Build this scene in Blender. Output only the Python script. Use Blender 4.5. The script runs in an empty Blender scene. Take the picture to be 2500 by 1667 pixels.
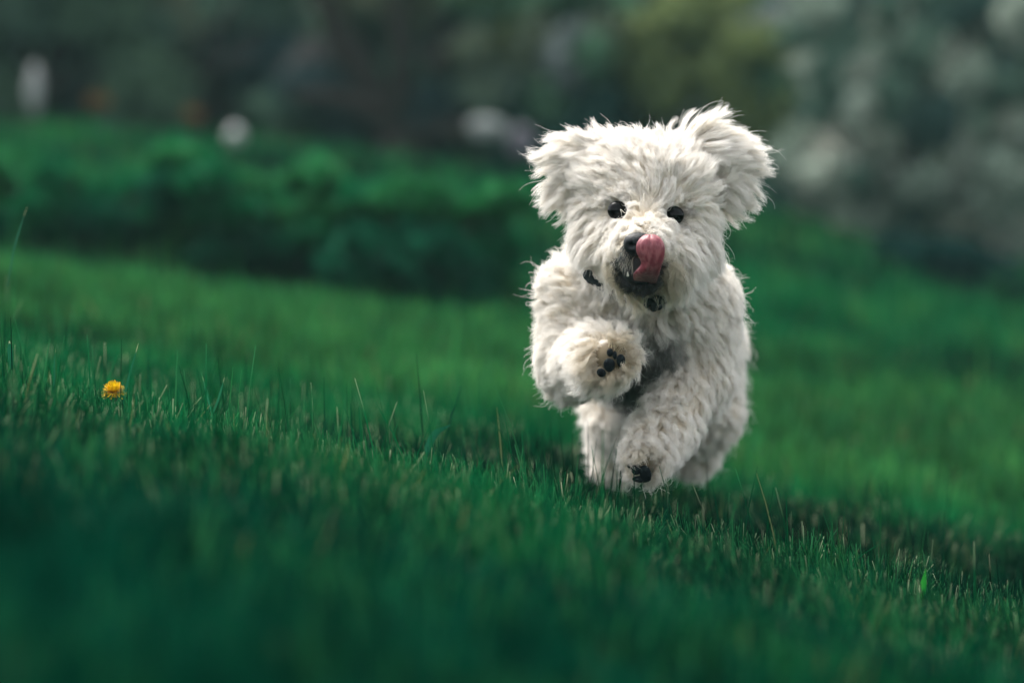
import bpy, math
import numpy as np
from mathutils import Vector

# ------------------------------------------------------------------ camera, sky, sun
S = bpy.context.scene
CZ = 0.60                      # camera height above world zero
FOC = 135.0
FPX = 2500.0 * FOC / 36.0      # focal length in photograph pixels
cam_d = bpy.data.cameras.new("camera")
cam = bpy.data.objects.new("camera", cam_d)
S.collection.objects.link(cam)
cam.location = (0, 0, CZ)
cam.rotation_euler = (math.radians(90), 0, 0)
cam_d.lens = FOC
cam_d.sensor_width = 36
cam_d.clip_start = 0.05
cam_d.clip_end = 500
cam_d.dof.use_dof = True
cam_d.dof.focus_distance = 4.0
cam_d.dof.aperture_fstop = 3.0
S.camera = cam

SUN_EL, SUN_AZ = math.radians(62), math.radians(-40)   # azimuth measured from +Y towards +X
w = bpy.data.worlds.new("World"); S.world = w; w.use_nodes = True
nt = w.node_tree; nt.nodes.clear()
sky = nt.nodes.new("ShaderNodeTexSky"); sky.sky_type = 'NISHITA'; sky.sun_disc = False
sky.sun_elevation = SUN_EL; sky.sun_rotation = SUN_AZ
sky.air_density = 1.0; sky.dust_density = 4.0; sky.ozone_density = 1.0
hs = nt.nodes.new("ShaderNodeHueSaturation"); hs.inputs['Saturation'].default_value = 0.24
bg = nt.nodes.new("ShaderNodeBackground"); bg.inputs['Strength'].default_value = 0.15
wo = nt.nodes.new("ShaderNodeOutputWorld")
nt.links.new(sky.outputs[0], hs.inputs['Color']); nt.links.new(hs.outputs[0], bg.inputs[0]); nt.links.new(bg.outputs[0], wo.inputs[0])
sd = bpy.data.lights.new("sun", 'SUN'); sd.energy = 1.15; sd.angle = math.radians(30); sd.color = (1.0, 0.94, 0.86)
sun = bpy.data.objects.new("sun", sd); S.collection.objects.link(sun)
sdir = Vector((math.sin(SUN_AZ) * math.cos(SUN_EL), math.cos(SUN_AZ) * math.cos(SUN_EL), math.sin(SUN_EL)))
sun.rotation_euler = sdir.to_track_quat('Z', 'Y').to_euler()
S.view_settings.view_transform = 'Standard'; S.view_settings.look = 'None'
S.view_settings.exposure = 1.72; S.view_settings.gamma = 1.0
S.cycles.use_denoising = True
S.cycles.max_bounces = 14; S.cycles.diffuse_bounces = 12; S.cycles.transmission_bounces = 5; S.cycles.glossy_bounces = 3
S.cycles_curves.shape = 'RIBBONS'

# ------------------------------------------------------------------ helpers
rng = np.random.default_rng(7)
def P(px, py, Y):               # photograph pixel + distance -> world point
    return np.array([(px - 1250.0) * Y / FPX, Y, CZ + (833.5 - py) * Y / FPX])
def norm(v):
    return v / (np.linalg.norm(v, axis=-1, keepdims=True) + 1e-9)
def smooth(a, b, x):
    t = np.clip((x - a) / (b - a), 0, 1); return t * t * (3 - 2 * t)
def vnoise(x, y, seed=0):
    xi = np.floor(x).astype(np.int64); yi = np.floor(y).astype(np.int64)
    fx = x - xi; fy = y - yi; fx = fx * fx * (3 - 2 * fx); fy = fy * fy * (3 - 2 * fy)
    def h(a, b):
        n = (a * 374761393 + b * 668265263 + seed * 69069) & 0x7fffffff
        n = ((n ^ (n >> 13)) * 1274126177) & 0x7fffffff
        return ((n ^ (n >> 16)) & 0xffff) / 65535.0
    return (h(xi, yi) * (1 - fx) + h(xi + 1, yi) * fx) * (1 - fy) + (h(xi, yi + 1) * (1 - fx) + h(xi + 1, yi + 1) * fx) * fy
_r = np.random.default_rng(99)
_turb = [(norm(_r.normal(size=3)) * _r.uniform(.5, 1.6), _r.uniform(0, 6.28), norm(_r.normal(size=3))) for _ in range(16)]
def turb(p, freq, ph=0.0):      # smooth vector noise
    out = np.zeros_like(p)
    for k, a, v in _turb:
        out += np.sin(p @ (k * freq) + a + ph)[:, None] * v
    return out / 3.0

def link(o, parent=None):
    S.collection.objects.link(o)
    if parent is not None: o.parent = parent
    return o
def tag(o, label=None, cat=None, group=None, kind=None):
    if label: o['label'] = label
    if cat: o['category'] = cat
    if group: o['group'] = group
    if kind: o['kind'] = kind
    return o
def empty(name, loc):
    o = bpy.data.objects.new(name, None); o.empty_display_size = .05
    o.location = Vector([float(c) for c in loc]); return link(o)
def mesh_np(name, V, F, mat, parent=None, col=None, sm=False, origin=None):
    """V (n,3); F (m,k) same sized faces or list of such arrays; col (n,3) per vertex"""
    V = np.asarray(V, dtype=np.float64)
    par = np.zeros(3)
    if parent is not None:
        q = parent
        while q is not None:
            par = par + np.array(q.location); q = q.parent
    off = np.zeros(3)
    if origin is not None: off = np.asarray(origin, dtype=float) - par
    V = V - par - off
    me = bpy.data.meshes.new(name)
    Fs = F if isinstance(F, list) else [F]
    Fs = [np.asarray(f, dtype=np.int32) for f in Fs if len(f)]
    nl = sum(f.size for f in Fs); nf = sum(len(f) for f in Fs)
    me.vertices.add(len(V)); me.vertices.foreach_set('co', V.astype(np.float32).ravel())
    me.loops.add(nl); me.loops.foreach_set('vertex_index', np.concatenate([f.ravel() for f in Fs]))
    tot = np.concatenate([np.full(len(f), f.shape[1], np.int32) for f in Fs])
    st = np.concatenate([[0], np.cumsum(tot)[:-1]]).astype(np.int32)
    me.polygons.add(nf); me.polygons.foreach_set('loop_start', st); me.polygons.foreach_set('loop_total', tot)
    me.update(calc_edges=True); me.validate()
    if sm: me.polygons.foreach_set('use_smooth', np.ones(len(me.polygons), bool))
    if col is not None:
        at = me.color_attributes.new('tint', 'FLOAT_COLOR', 'POINT')
        c = np.ones((len(V), 4), np.float32); c[:, :3] = col
        at.data.foreach_set('color', c.ravel())
    me.materials.append(mat)
    o = bpy.data.objects.new(name, me); o.location = Vector([float(c) for c in off])
    return link(o, parent)

def mat_new(name):
    m = bpy.data.materials.new(name); m.use_nodes = True
    n = m.node_tree.nodes; n.clear(); out = n.new("ShaderNodeOutputMaterial")
    return m, n, m.node_tree.links, out
def mat_solid(name, col, rough=.5, noise=0.0, nscale=60, sss=0.0, spec=.5, bump=0.0, coat=0.0):
    m, n, l, out = mat_new(name)
    b = n.new("ShaderNodeBsdfPrincipled"); b.inputs['Roughness'].default_value = rough
    b.inputs['Specular IOR Level'].default_value = spec
    b.inputs['Coat Weight'].default_value = coat
    tx = n.new("ShaderNodeTexNoise"); tx.inputs['Scale'].default_value = nscale; tx.inputs['Detail'].default_value = 5
    tc = n.new("ShaderNodeTexCoord"); l.new(tc.outputs['Object'], tx.inputs['Vector'])
    mx = n.new("ShaderNodeMix"); mx.data_type = 'RGBA'
    mx.inputs['A'].default_value = (*[c * (1 - noise) for c in col], 1); mx.inputs['B'].default_value = (*[min(1, c * (1 + noise)) for c in col], 1)
    l.new(tx.outputs['Fac'], mx.inputs['Factor']); l.new(mx.outputs['Result'], b.inputs['Base Color'])
    if sss:
        b.inputs['Subsurface Weight'].default_value = sss; b.inputs['Subsurface Radius'].default_value = (.01, .004, .003); b.inputs['Subsurface Scale'].default_value = .3
    if bump:
        bp = n.new("ShaderNodeBump"); bp.inputs['Strength'].default_value = bump; bp.inputs['Distance'].default_value = .002
        l.new(tx.outputs['Fac'], bp.inputs['Height']); l.new(bp.outputs[0], b.inputs['Normal'])
    l.new(b.outputs[0], out.inputs[0]); return m
def mat_tint(name, rough=.5, trans=.3, spec=.4, attr='tint'):
    m, n, l, out = mat_new(name)
    a = n.new("ShaderNodeAttribute"); a.attribute_name = attr
    b = n.new("ShaderNodeBsdfPrincipled"); b.inputs['Roughness'].default_value = rough; b.inputs['Specular IOR Level'].default_value = spec
    t = n.new("ShaderNodeBsdfTranslucent"); mx = n.new("ShaderNodeMixShader"); mx.inputs[0].default_value = trans
    l.new(a.outputs['Color'], b.inputs['Base Color']); l.new(a.outputs['Color'], t.inputs[0])
    l.new(b.outputs[0], mx.inputs[1]); l.new(t.outputs[0], mx.inputs[2]); l.new(mx.outputs[0], out.inputs[0]); return m

# ------------------------------------------------------------------ ground
GY = np.array([-60, -5, 0.0, 2.0, 3.0, 4.0, 4.8, 5.6, 6.4, 7.2, 8.2, 9.4, 11.0, 12.5, 20, 60, 300])
GZ = np.array([-.5, -.5, -.35, -.250, -.222, -.210, -.195, -.150, -.080, .010, .06, .20, .44, .50, .62, 1.0, 2.0])
SYs = np.array([.22, .22, .22, .22, .22, .22, .21, .19, .165, .14, .13, .12, .10, .09, .07, .03, .01])
_yy = np.arange(-60, 300, .05)
_k = np.hanning(19); _k /= _k.sum()
_gz = np.convolve(np.pad(np.interp(_yy, GY, GZ), 9, mode='edge'), _k, 'valid')
def ground(X, Y):
    X = np.asarray(X, float); Y = np.asarray(Y, float)
    z = np.interp(Y, _yy, _gz)
    s = np.interp(Y, GY, SYs)
    lat = -s * 3.0 * np.tanh(X / 3.0)
    dip = -.05 * np.exp(-((Y - 8.1) / .75) ** 2) * smooth(.5, -.5, X)
    hollow = -.028 * np.exp(-((Y - 4.62) / .30) ** 2) * smooth(-.45, 0.05, X)
    lat = lat - .17 * smooth(.45, 1.5, X) * smooth(8.0, 10.8, Y)
    n = (vnoise(X * 2.2 + 50, Y * 2.2 + 50, 3) - .5) * .035 + (vnoise(X * 7 + 50, Y * 7 + 50, 4) - .5) * .012
    return CZ + z + lat + dip + hollow + n * smooth(120, 20, Y)
gx = np.concatenate([-np.geomspace(120, 6, 28), np.arange(-5.9, 5.95, .12), np.geomspace(6, 120, 28)])
gy = np.concatenate([-np.geomspace(50, .5, 16), np.arange(0, 16, .1), np.geomspace(16, 150, 34)])
GXX, GYY = np.meshgrid(gx, gy)
V = np.stack([GXX.ravel(), GYY.ravel(), ground(GXX, GYY).ravel()], 1)
nx, ny = len(gx), len(gy); V0 = V
ii = (np.arange(ny - 1)[:, None] * nx + np.arange(nx - 1)[None]).ravel()
m_soil, n, l, out = mat_new("lawn_soil")
b = n.new("ShaderNodeBsdfPrincipled"); b.inputs['Roughness'].default_value = .95; b.inputs['Specular IOR Level'].default_value = 0
tx = n.new("ShaderNodeTexNoise"); tx.inputs['Scale'].default_value = 2.0; tx.inputs['Detail'].default_value = 8
geo = n.new("ShaderNodeNewGeometry"); l.new(geo.outputs['Position'], tx.inputs['Vector'])
cr = n.new("ShaderNodeValToRGB"); cr.color_ramp.elements[0].position = .3; cr.color_ramp.elements[1].position = .7
cr.color_ramp.elements[0].color = (.0008, .020, .009, 1); cr.color_ramp.elements[1].color = (.002, .045, .016, 1)
l.new(tx.outputs['Fac'], cr.inputs[0]); l.new(cr.outputs[0], b.inputs['Base Color']); l.new(b.outputs[0], out.inputs[0])
g = mesh_np("ground", V, np.stack([ii, ii + 1, ii + nx + 1, ii + nx], 1), m_soil, sm=True)
tag(g, "sloping green lawn ground falling towards one side", kind="structure")

# ------------------------------------------------------------------ grass
M_GRASS = mat_tint("grass_blades", rough=.55, trans=.30, spec=.0)
def blades(X, Y, h, wd, lean, az, face, nseg, col, tipcol, tipw, curve=1.6):
    """numpy grass: returns V, F, C. lean = horizontal travel of tip relative to h"""
    N = len(X); Z = ground(X, Y) - .004
    t = np.linspace(0, 1, nseg + 1)
    dx, dy = np.cos(az) * lean * h, np.sin(az) * lean * h
    c = np.stack([X[:, None] + dx[:, None] * t ** curve, Y[:, None] + dy[:, None] * t ** curve,
                  Z[:, None] + h[:, None] * (t - .12 * t * t * np.abs(lean)[:, None])], 2)
    wp = wd[:, None] * (1 - .75 * t ** 2.2)
    side = np.stack([np.cos(face), np.sin(face), np.zeros(N)], 1)
    L = c - side[:, None] * wp[..., None] * .5; R = c + side[:, None] * wp[..., None] * .5
    V = np.stack([L, R], 2).reshape(N, -1, 3)
    k = np.arange(nseg) * 2
    f = np.stack([k, k + 1, k + 3, k + 2], 1)
    F = (np.arange(N)[:, None, None] * (2 * (nseg + 1)) + f[None]).reshape(-1, 4)
    tt = np.repeat(t, 2)
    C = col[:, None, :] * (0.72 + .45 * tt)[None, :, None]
    m = (smooth(.90, .99, tt)[None, :] * tipw[:, None])[..., None]
    C = C * (1 - m) + tipcol[:, None, :] * m
    return V.reshape(-1, 3), F, C.reshape(-1, 3)

def field(n, y0, y1, margin, seed, hh, ww, nseg, power=1.0, outer=None):
    r = np.random.default_rng(seed)
    Y = y0 + (y1 - y0) * r.random(n) ** power
    X = (r.random(n) * 2 - 1) * (Y * .1333 + margin)
    if outer:                    # lawn outside the middle wedge, out to the sides
        X = (r.random(n) * 2 - 1) * outer
        k_ = (np.abs(X) > np.where(Y > 1.1, Y * .1333 + np.interp(Y, [1.1, 3.2, 3.4, 5.1, 5.3, 8.5, 8.7], [.12, .12, .16, .16, .25, .25, .5]) - .03, 0))
        X = X[k_]; Y = Y[k_]; n = len(X)
    # tufting
    cx = X + (vnoise(X * 30, Y * 30, seed) - .5) * .03
    cy = Y + (vnoise(X * 30 + 9, Y * 30 + 4, seed + 1) - .5) * .03
    X, Y = cx, cy
    big = vnoise(X * 1.7 + 30, Y * 1.3 + 30, 11); mid = vnoise(X * 6 + 30, Y * 5 + 30, 12); sml = vnoise(X * 22, Y * 22, 13)
    h = hh * (.50 + .35 * big + .35 * mid + .45 * sml) * r.uniform(.55, 1.2, n)
    tall = r.random(n) < .015
    h = np.where(tall, h * r.uniform(1.5, 2.1, n), h)
    wd = ww * r.uniform(.6, 1.3, n)
    az = 2 * np.pi * vnoise(X * 9, Y * 9, 14) * 1.5 + r.normal(0, .9, n)
    lean = np.abs(r.normal(.22, .22, n)); lean = np.where(tall, lean * .6, lean)
    face = r.uniform(-1.1, 1.1, n)
    v = .55 * big + .3 * mid + .15 * r.random(n)
    # shade round and behind the dog, painted in as darker grass colour
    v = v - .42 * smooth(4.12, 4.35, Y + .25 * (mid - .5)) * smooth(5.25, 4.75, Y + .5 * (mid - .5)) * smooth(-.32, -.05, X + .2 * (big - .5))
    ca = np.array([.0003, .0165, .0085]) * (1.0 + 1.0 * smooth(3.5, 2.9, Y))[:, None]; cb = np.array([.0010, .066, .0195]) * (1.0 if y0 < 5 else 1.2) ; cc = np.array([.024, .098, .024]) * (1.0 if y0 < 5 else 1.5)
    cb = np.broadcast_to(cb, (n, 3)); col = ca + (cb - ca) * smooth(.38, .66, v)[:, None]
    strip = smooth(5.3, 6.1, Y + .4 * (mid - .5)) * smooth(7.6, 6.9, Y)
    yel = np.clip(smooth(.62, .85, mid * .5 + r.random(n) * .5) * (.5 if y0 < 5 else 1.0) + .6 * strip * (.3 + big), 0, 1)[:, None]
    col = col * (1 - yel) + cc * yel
    col = col * r.uniform(.55, 1.45, (n, 1)) * (.45 + 1.1 * vnoise(X * 17, Y * 11, 31))[:, None]
    br = ((r.random(n) < .10) * (v > .35))[:, None]; col = np.where(br, np.array([.020, .135, .045]), col)
    dry = (r.random(n) < (.012 if y0 > 3 else .003))[:, None]
    col = np.where(dry, np.array([.13, .15, .06]) * r.uniform(.6, 1.1, (n, 1)), col)
    tipcol = np.where(r.random((n, 1)) < .22, np.array([.62, .68, .42]), np.array([.05, .25, .09])) * r.uniform(.6, 1.2, (n, 1))
    tipw = np.where(r.random(n) < .30, r.uniform(.3, 1, n), .0) * (.12 if y0 > 5 else 1) * np.clip((Y - 2.6) / 1.2, 0, 1) * .9
    return blades(X, Y, h, wd, lean, az, face, nseg, col, tipcol, tipw)
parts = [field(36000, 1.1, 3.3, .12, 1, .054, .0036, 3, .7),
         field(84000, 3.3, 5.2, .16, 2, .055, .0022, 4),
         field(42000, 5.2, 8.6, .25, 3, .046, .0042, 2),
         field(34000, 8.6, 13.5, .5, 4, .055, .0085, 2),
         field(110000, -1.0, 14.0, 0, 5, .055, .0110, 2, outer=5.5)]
Vs, Fs, Cs, o_ = [], [], [], 0
for v, f, c in parts:
    Vs.append(v); Fs.append(f + o_); Cs.append(c); o_ += len(v)
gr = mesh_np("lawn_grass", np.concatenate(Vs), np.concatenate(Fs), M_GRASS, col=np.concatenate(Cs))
tag(gr, "short mown green grass blades covering the sloping lawn", "grass", kind="stuff")

# ------------------------------------------------------------------ lone blades that stand out
def lone_blade(name, label, pts, wpx, col, tip=None):
    pts = np.array([P(*p) for p in pts])
    t = np.linspace(0, 1, 16); seg = np.linspace(0, 1, len(pts))
    c = np.stack([np.interp(t, seg, pts[:, i]) for i in range(3)], 1)
    for _ in range(3): c[1:-1] = (c[:-2] + c[1:-1] * 2 + c[2:]) / 4
    wd = wpx / 2344.0 * np.clip(np.minimum(.55 + t * 1.2, (1.03 - t) * 2.6), .04, 1)
    d = norm(np.gradient(c, axis=0)); side = norm(np.cross(d, np.array([0.1, 1.0, .15])))
    nrm = norm(np.cross(side, d))
    L, R, Mi = c - side * wd[:, None] / 2, c + side * wd[:, None] / 2, c + nrm * wd[:, None] * .22
    V = np.stack([L, Mi, R], 1).reshape(-1, 3)
    k = np.arange(15) * 3
    F = np.concatenate([np.stack([k, k + 1, k + 4, k + 3], 1), np.stack([k + 1, k + 2, k + 5, k + 4], 1)])
    C = np.tile(np.array(col), (len(V), 1))
    if tip is not None:
        C[-6:] = tip
    o = mesh_np(name, V, F, M_GRASS, col=C, sm=True, origin=c[0])
    return tag(o, label, "grass blade", "taller blades standing out of the lawn")
GR1, GR2, TIP = (.012, .11, .05), (.02, .16, .075), (.40, .42, .24)
lone_blade("grass_blade", "broad curved blade arching over with its tip pointing towards the dog, left of the dog", [(1030, 1145, 4.25), (1045, 1090, 4.25), (1062, 1056, 4.24), (1100, 1037, 4.22)], 19, (.010, .10, .05))
lone_blade("grass_blade", "tall thin dark stalk leaning right just beside the yellow dandelion", [(300, 985, 3.99), (312, 930, 3.99), (338, 838, 3.98)], 6, GR1, TIP)
lone_blade("grass_blade", "very tall pale thin stalk against the dark bushes at the far left edge", [(18, 700, 4.32), (35, 600, 4.30), (66, 505, 4.28)], 4, (.02, .10, .06), TIP)
lone_blade("grass_blade", "upright straight pair-topped stalk right of the dandelion, leaning left", [(520, 1020, 4.0), (508, 970, 4.0), (494, 918, 4.0)], 6, GR2, TIP)
lone_blade("grass_blade", "thin stalk leaning right that crosses the left-leaning one right of the dandelion", [(515, 1020, 4.01), (535, 970, 4.01), (548, 921, 4.01)], 5, GR2, TIP)
lone_blade("grass_blade", "dark wide upright blade a hand left of the dandelion", [(130, 970, 3.97), (134, 900, 3.97), (136, 850, 3.96)], 8, GR1, TIP)
lone_blade("grass_blade", "stout blunt cut stem with pale frayed top at the left edge", [(28, 900, 4.0), (25, 860, 4.0), (23, 832, 4.0)], 14, GR1, TIP)
lone_blade("grass_blade", "bright saturated upright blade at the lower right of the lawn", [(2245, 1500, 3.88), (2252, 1440, 3.88), (2260, 1388, 3.87)], 15, (.02, .26, .03))
lone_blade("grass_blade", "long thin blade leaning right in the lit grass below the dog", [(1900, 1430, 4.02), (1915, 1385, 4.02), (1934, 1338, 4.01)], 5, GR2, TIP)
lone_blade("grass_blade", "pale straight blade leaning slightly left below the dog's lower paw", [(1632, 1425, 4.0), (1628, 1380, 4.0), (1623, 1334, 4.0)], 6, (.10, .25, .12), TIP)
lone_blade("grass_blade", "bleached blade curving over to the left below the dog", [(1562, 1412, 4.0), (1552, 1365, 4.0), (1530, 1334, 4.0)], 5, (.14, .28, .14), TIP)

# ------------------------------------------------------------------ dandelion
def tube(pts, rad, ns=10, cap=True):
    pts = np.asarray(pts, float); rad = np.broadcast_to(rad, (len(pts),))
    d = norm(np.gradient(pts, axis=0)); ref = np.array([0, 1., 0]) if abs(d[0][1]) < .8 else np.array([1., 0, 0])
    a = norm(np.cross(d, ref)); b = np.cross(d, a)
    th = np.linspace(0, 2 * np.pi, ns, endpoint=False)
    V = (pts[:, None] + (a[:, None] * np.cos(th)[None, :, None] + b[:, None] * np.sin(th)[None, :, None]) * rad[:, None, None]).reshape(-1, 3)
    i, j = np.meshgrid(np.arange(len(pts) - 1), np.arange(ns), indexing='ij'); i = i.ravel(); j = j.ravel(); j2 = (j + 1) % ns
    F = np.stack([i * ns + j, i * ns + j2, (i + 1) * ns + j2, (i + 1) * ns + j], 1)
    FF = [F]
    if cap: FF += [np.arange(ns)[None, ::-1], (np.arange(ns) + (len(pts) - 1) * ns)[None]]
    return V, FF
def ellipsoid(c, r, R=None, nu=28, nv=18, disp=None):
    u = np.linspace(0, 2 * np.pi, nu, endpoint=False); v = np.linspace(0, np.pi, nv)
    U, W = np.meshgrid(u, v)
    D = np.stack([np.cos(U) * np.sin(W), np.sin(U) * np.sin(W), np.cos(W)], 2).reshape(-1, 3)
    Q = D * np.array(r)
    if disp is not None: Q = disp(D, Q)
    if R is not None: Q = Q @ R.T
    V = Q + np.array(c)
    i, j = np.meshgrid(np.arange(nv - 1), np.arange(nu), indexing='ij'); i = i.ravel(); j = j.ravel(); j2 = (j + 1) % nu
    return V, np.stack([i * nu + j, (i + 1) * nu + j, (i + 1) * nu + j2, i * nu + j2], 1)
dc = P(277, 948, 3.96)
gd = ground(dc[0], dc[1])
dan = tag(empty("dandelion", (dc[0], dc[1], gd)), "small yellow dandelion flower among the grass at the left", "flower")
r_ = np.random.default_rng(5)
Vp, Fp, Cp = [], [], []
for q in range(340):
    ring = (q / 340) ** .6
    th = r_.uniform(0, 6.28); el = math.radians(88 - 100 * ring + r_.normal(0, 9)); Lp = r_.uniform(.0110, .0145)
    d = np.array([math.cos(th) * math.cos(el), math.sin(th) * math.cos(el), math.sin(el)])
    sd_ = norm(np.cross(d, np.array([0, 0, 1.0]))) * .0010
    b0 = dc + np.array([0, 0, -.005]); b1 = b0 + d * Lp * .6 + sd_ * 0; b2 = b0 + d * Lp + np.array([0, 0, -.0012 * ring])
    o = len(Vp); Vp += [b0 - sd_ * .5, b0 + sd_ * .5, b1 - sd_, b1 + sd_, b2 - sd_ * .8, b2 + sd_ * .8]
    Fp += [(o, o + 1, o + 3, o + 2), (o + 2, o + 3, o + 5, o + 4)]
    cc = np.array([.80, .55, .012]) * r_.uniform(.75, 1.1) * (1 - .25 * (ring < .3)); Cp += [cc * np.array([.9, .6, 1])] * 2 + [cc] * 4
mesh_np("petals", np.array(Vp), np.array(Fp), mat_tint("petals", .6, .35, .2), dan, np.array(Cp))
V, F = ellipsoid(dc + np.array([0, 0, -.0085]), (.0046, .0046, .006)); mesh_np("calyx", V, F, mat_solid("calyx", (.03, .07, .03), .6, .3), dan, sm=True)
t = np.linspace(0, 1, 10)[:, None]; st = np.array([dc[0] - .006, dc[1], gd]) * (1 - t) + (dc + np.array([0, 0, -.012])) * t
V, F = tube(st, .0016); mesh_np("stem", V, F, mat_solid("stem", (.06, .13, .05), .5, .3), dan, sm=True)

# ------------------------------------------------------------------ background plants
def rot_rand(n, r):
    q = norm(r.normal(size=(n, 4))); a, b, c, d = q.T
    return np.stack([np.stack([1 - 2 * (c * c + d * d), 2 * (b * c - a * d), 2 * (b * d + a * c)], 1),
                     np.stack([2 * (b * c + a * d), 1 - 2 * (b * b + d * d), 2 * (c * d - a * b)], 1),
                     np.stack([2 * (b * d - a * c), 2 * (c * d + a * b), 1 - 2 * (b * b + c * c)], 1)], 1)
M_LEAF = mat_tint("foliage_leaves", rough=.6, trans=.25, spec=.02)
M_BARK = mat_solid("bark", (.034, .025, .023), .95, .5, 30, bump=.6, spec=.05)
M_BARKP = mat_solid("pale_bark", (.20, .18, .15), .9, .4, 30, bump=.5)
def crown(name, parent, clusters, nleaf, size, pal, seed, spread=1.0):
    """clusters: list of (center, radii, palette index). leaves scattered on and in each clump"""
    r = np.random.default_rng(seed); V = []; C = []
    vol = np.array([np.prod(c[1]) ** (2 / 3) for c in clusters]); cnt = np.maximum(30, (nleaf * vol / vol.sum()).astype(int))
    for (c, rad, pi), k in zip(clusters, cnt):
        d = norm(r.normal(size=(k, 3))); rr = (.35 + .65 * r.random((k, 1)) ** .6)
        lump = 1 + .35 * (turb(d, 3.0, seed)[:, :1])
        p = np.array(c) + d * rr * lump * np.array(rad) * spread
        R = rot_rand(k, r); s = size * r.uniform(.6, 1.4, k)
        q = np.array([[-.5, 0, 0], [0, -.28, .06], [.5, 0, 0], [0, .28, .06]])
        V.append((np.einsum('nij,kj->nki', R, q) * s[:, None, None] + p[:, None]).reshape(-1, 3))
        base = np.array(pal[pi]) * r.uniform(.7, 1.3, (k, 1)); C.append(np.repeat(base, 4, 0))
    V = np.concatenate(V); C = np.concatenate(C); F = np.arange(len(V)).reshape(-1, 4)
    return mesh_np(name, V, F, M_LEAF, parent, C)
def limbs(name, parent, base, targets, r0, mat, seed):
    r = np.random.default_rng(seed); Vs, Fs, o = [], [], 0
    base = np.array(base); top = np.mean([t for t in targets], 0) if len(targets) else base
    fork = base * .6 + top * .4; fork[2] = base[2] + (top[2] - base[2]) * .5
    jobs = [(base, fork, r0, r0 * .7)] + [(fork, np.array(t), r0 * .5, r0 * .12) for t in targets]
    for a, b_, ra, rb in jobs:
        t = np.linspace(0, 1, 9)[:, None]; c = a * (1 - t) + b_ * t
        c = c + r.normal(0, 1, 3) * np.sin(t * np.pi) * np.linalg.norm(b_ - a) * .06 + np.array([0, 0, 1]) * np.sin(t * np.pi) * .05 * np.linalg.norm(b_ - a)
        v, f = tube(c, ra + (rb - ra) * t[:, 0], 9)
        Vs.append(v); Fs += [x + o for x in f]; o += len(v)
    return mesh_np(name, np.concatenate(Vs), Fs, mat, parent, sm=True)
def plant(name, label, cat, group, Y, clumps, nleaf, size, pal, seed, basepx, trunk_r=.02, bark=None, depth=1.0, tname="trunk", fwd=0.0):
    """clumps: (px,py,rpx_x,rpx_z,palette index)"""
    r = np.random.default_rng(seed)
    bx = (basepx - 1250) * Y / FPX; bz = float(ground(bx, Y))
    e = tag(empty(name, (bx, Y, bz)), label, cat, group)
    cl = []
    for (px, py, rx, rz, pi) in clumps:
        c = P(px, py, Y); c[1] += r.uniform(-.35, .35) * depth
        cl.append((c, (rx * Y / FPX, .5 * (rx + rz) * Y / FPX * depth, rz * Y / FPX), pi))
    crown("crown" if tname == "trunk" else "foliage", e, cl, nleaf, size, pal, seed)
    tg = [c[0] for c in cl]; 
    if len(tg) > 9: tg = tg[::max(1, len(tg) // 9)]
    limbs(tname, e, (bx, Y - fwd, bz - .05), [t_ - np.array([0, fwd, 0]) for t_ in tg], trunk_r, bark or M_BARK, seed)
    return e
def fill(r, x0, x1, y0, y1, n, rx, rz, w):
    pi = r.choice(len(w), size=n, p=np.array(w) / sum(w))
    return [(r.uniform(x0, x1), r.uniform(y0, y1), rx * r.uniform(.6, 1.3), rz * r.uniform(.6, 1.3), int(k)) for k in pi]
rb = np.random.default_rng(21)
# low domed bushes in the hollow behind the first rise
PG = [(.003, .105, .036), (.014, .130, .038), (.001, .062, .028)]  # light painted into the leaves: bright for top clumps, dark for lower ones
plant("low_bush", "round low bush with lit top and shaded front painted in its leaf colours beside the dog's ear", "bush", "low bushes behind the first rise", 8.3,
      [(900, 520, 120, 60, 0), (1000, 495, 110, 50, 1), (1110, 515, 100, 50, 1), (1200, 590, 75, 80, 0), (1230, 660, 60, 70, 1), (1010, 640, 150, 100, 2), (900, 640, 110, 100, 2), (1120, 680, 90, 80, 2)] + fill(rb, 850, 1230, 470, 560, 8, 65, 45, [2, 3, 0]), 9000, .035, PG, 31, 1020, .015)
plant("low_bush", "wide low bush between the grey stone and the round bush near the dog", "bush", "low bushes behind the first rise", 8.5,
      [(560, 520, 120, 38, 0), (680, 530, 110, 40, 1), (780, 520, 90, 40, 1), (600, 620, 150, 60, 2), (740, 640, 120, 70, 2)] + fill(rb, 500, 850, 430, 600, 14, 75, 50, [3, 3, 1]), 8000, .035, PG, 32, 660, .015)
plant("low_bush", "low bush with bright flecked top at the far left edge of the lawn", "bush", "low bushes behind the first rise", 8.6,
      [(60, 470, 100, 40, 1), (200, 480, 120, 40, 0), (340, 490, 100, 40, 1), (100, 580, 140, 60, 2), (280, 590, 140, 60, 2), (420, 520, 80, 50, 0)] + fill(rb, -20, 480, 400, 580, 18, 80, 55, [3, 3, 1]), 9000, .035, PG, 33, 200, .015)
plant("low_bush", "dark low bush added in place of the shade under the white blossoming shrub", "bush", "low bushes behind the first rise", 11.0,
      [(2290, 665, 110, 60, 2), (2420, 690, 110, 70, 2), (2180, 640, 80, 45, 2)], 6000, .035, [(.01, .1, .05), (.01, .1, .05), (.004, .035, .03)], 34, 2300, .015)  # near-black leaves stand in for the shrub's shade
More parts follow.
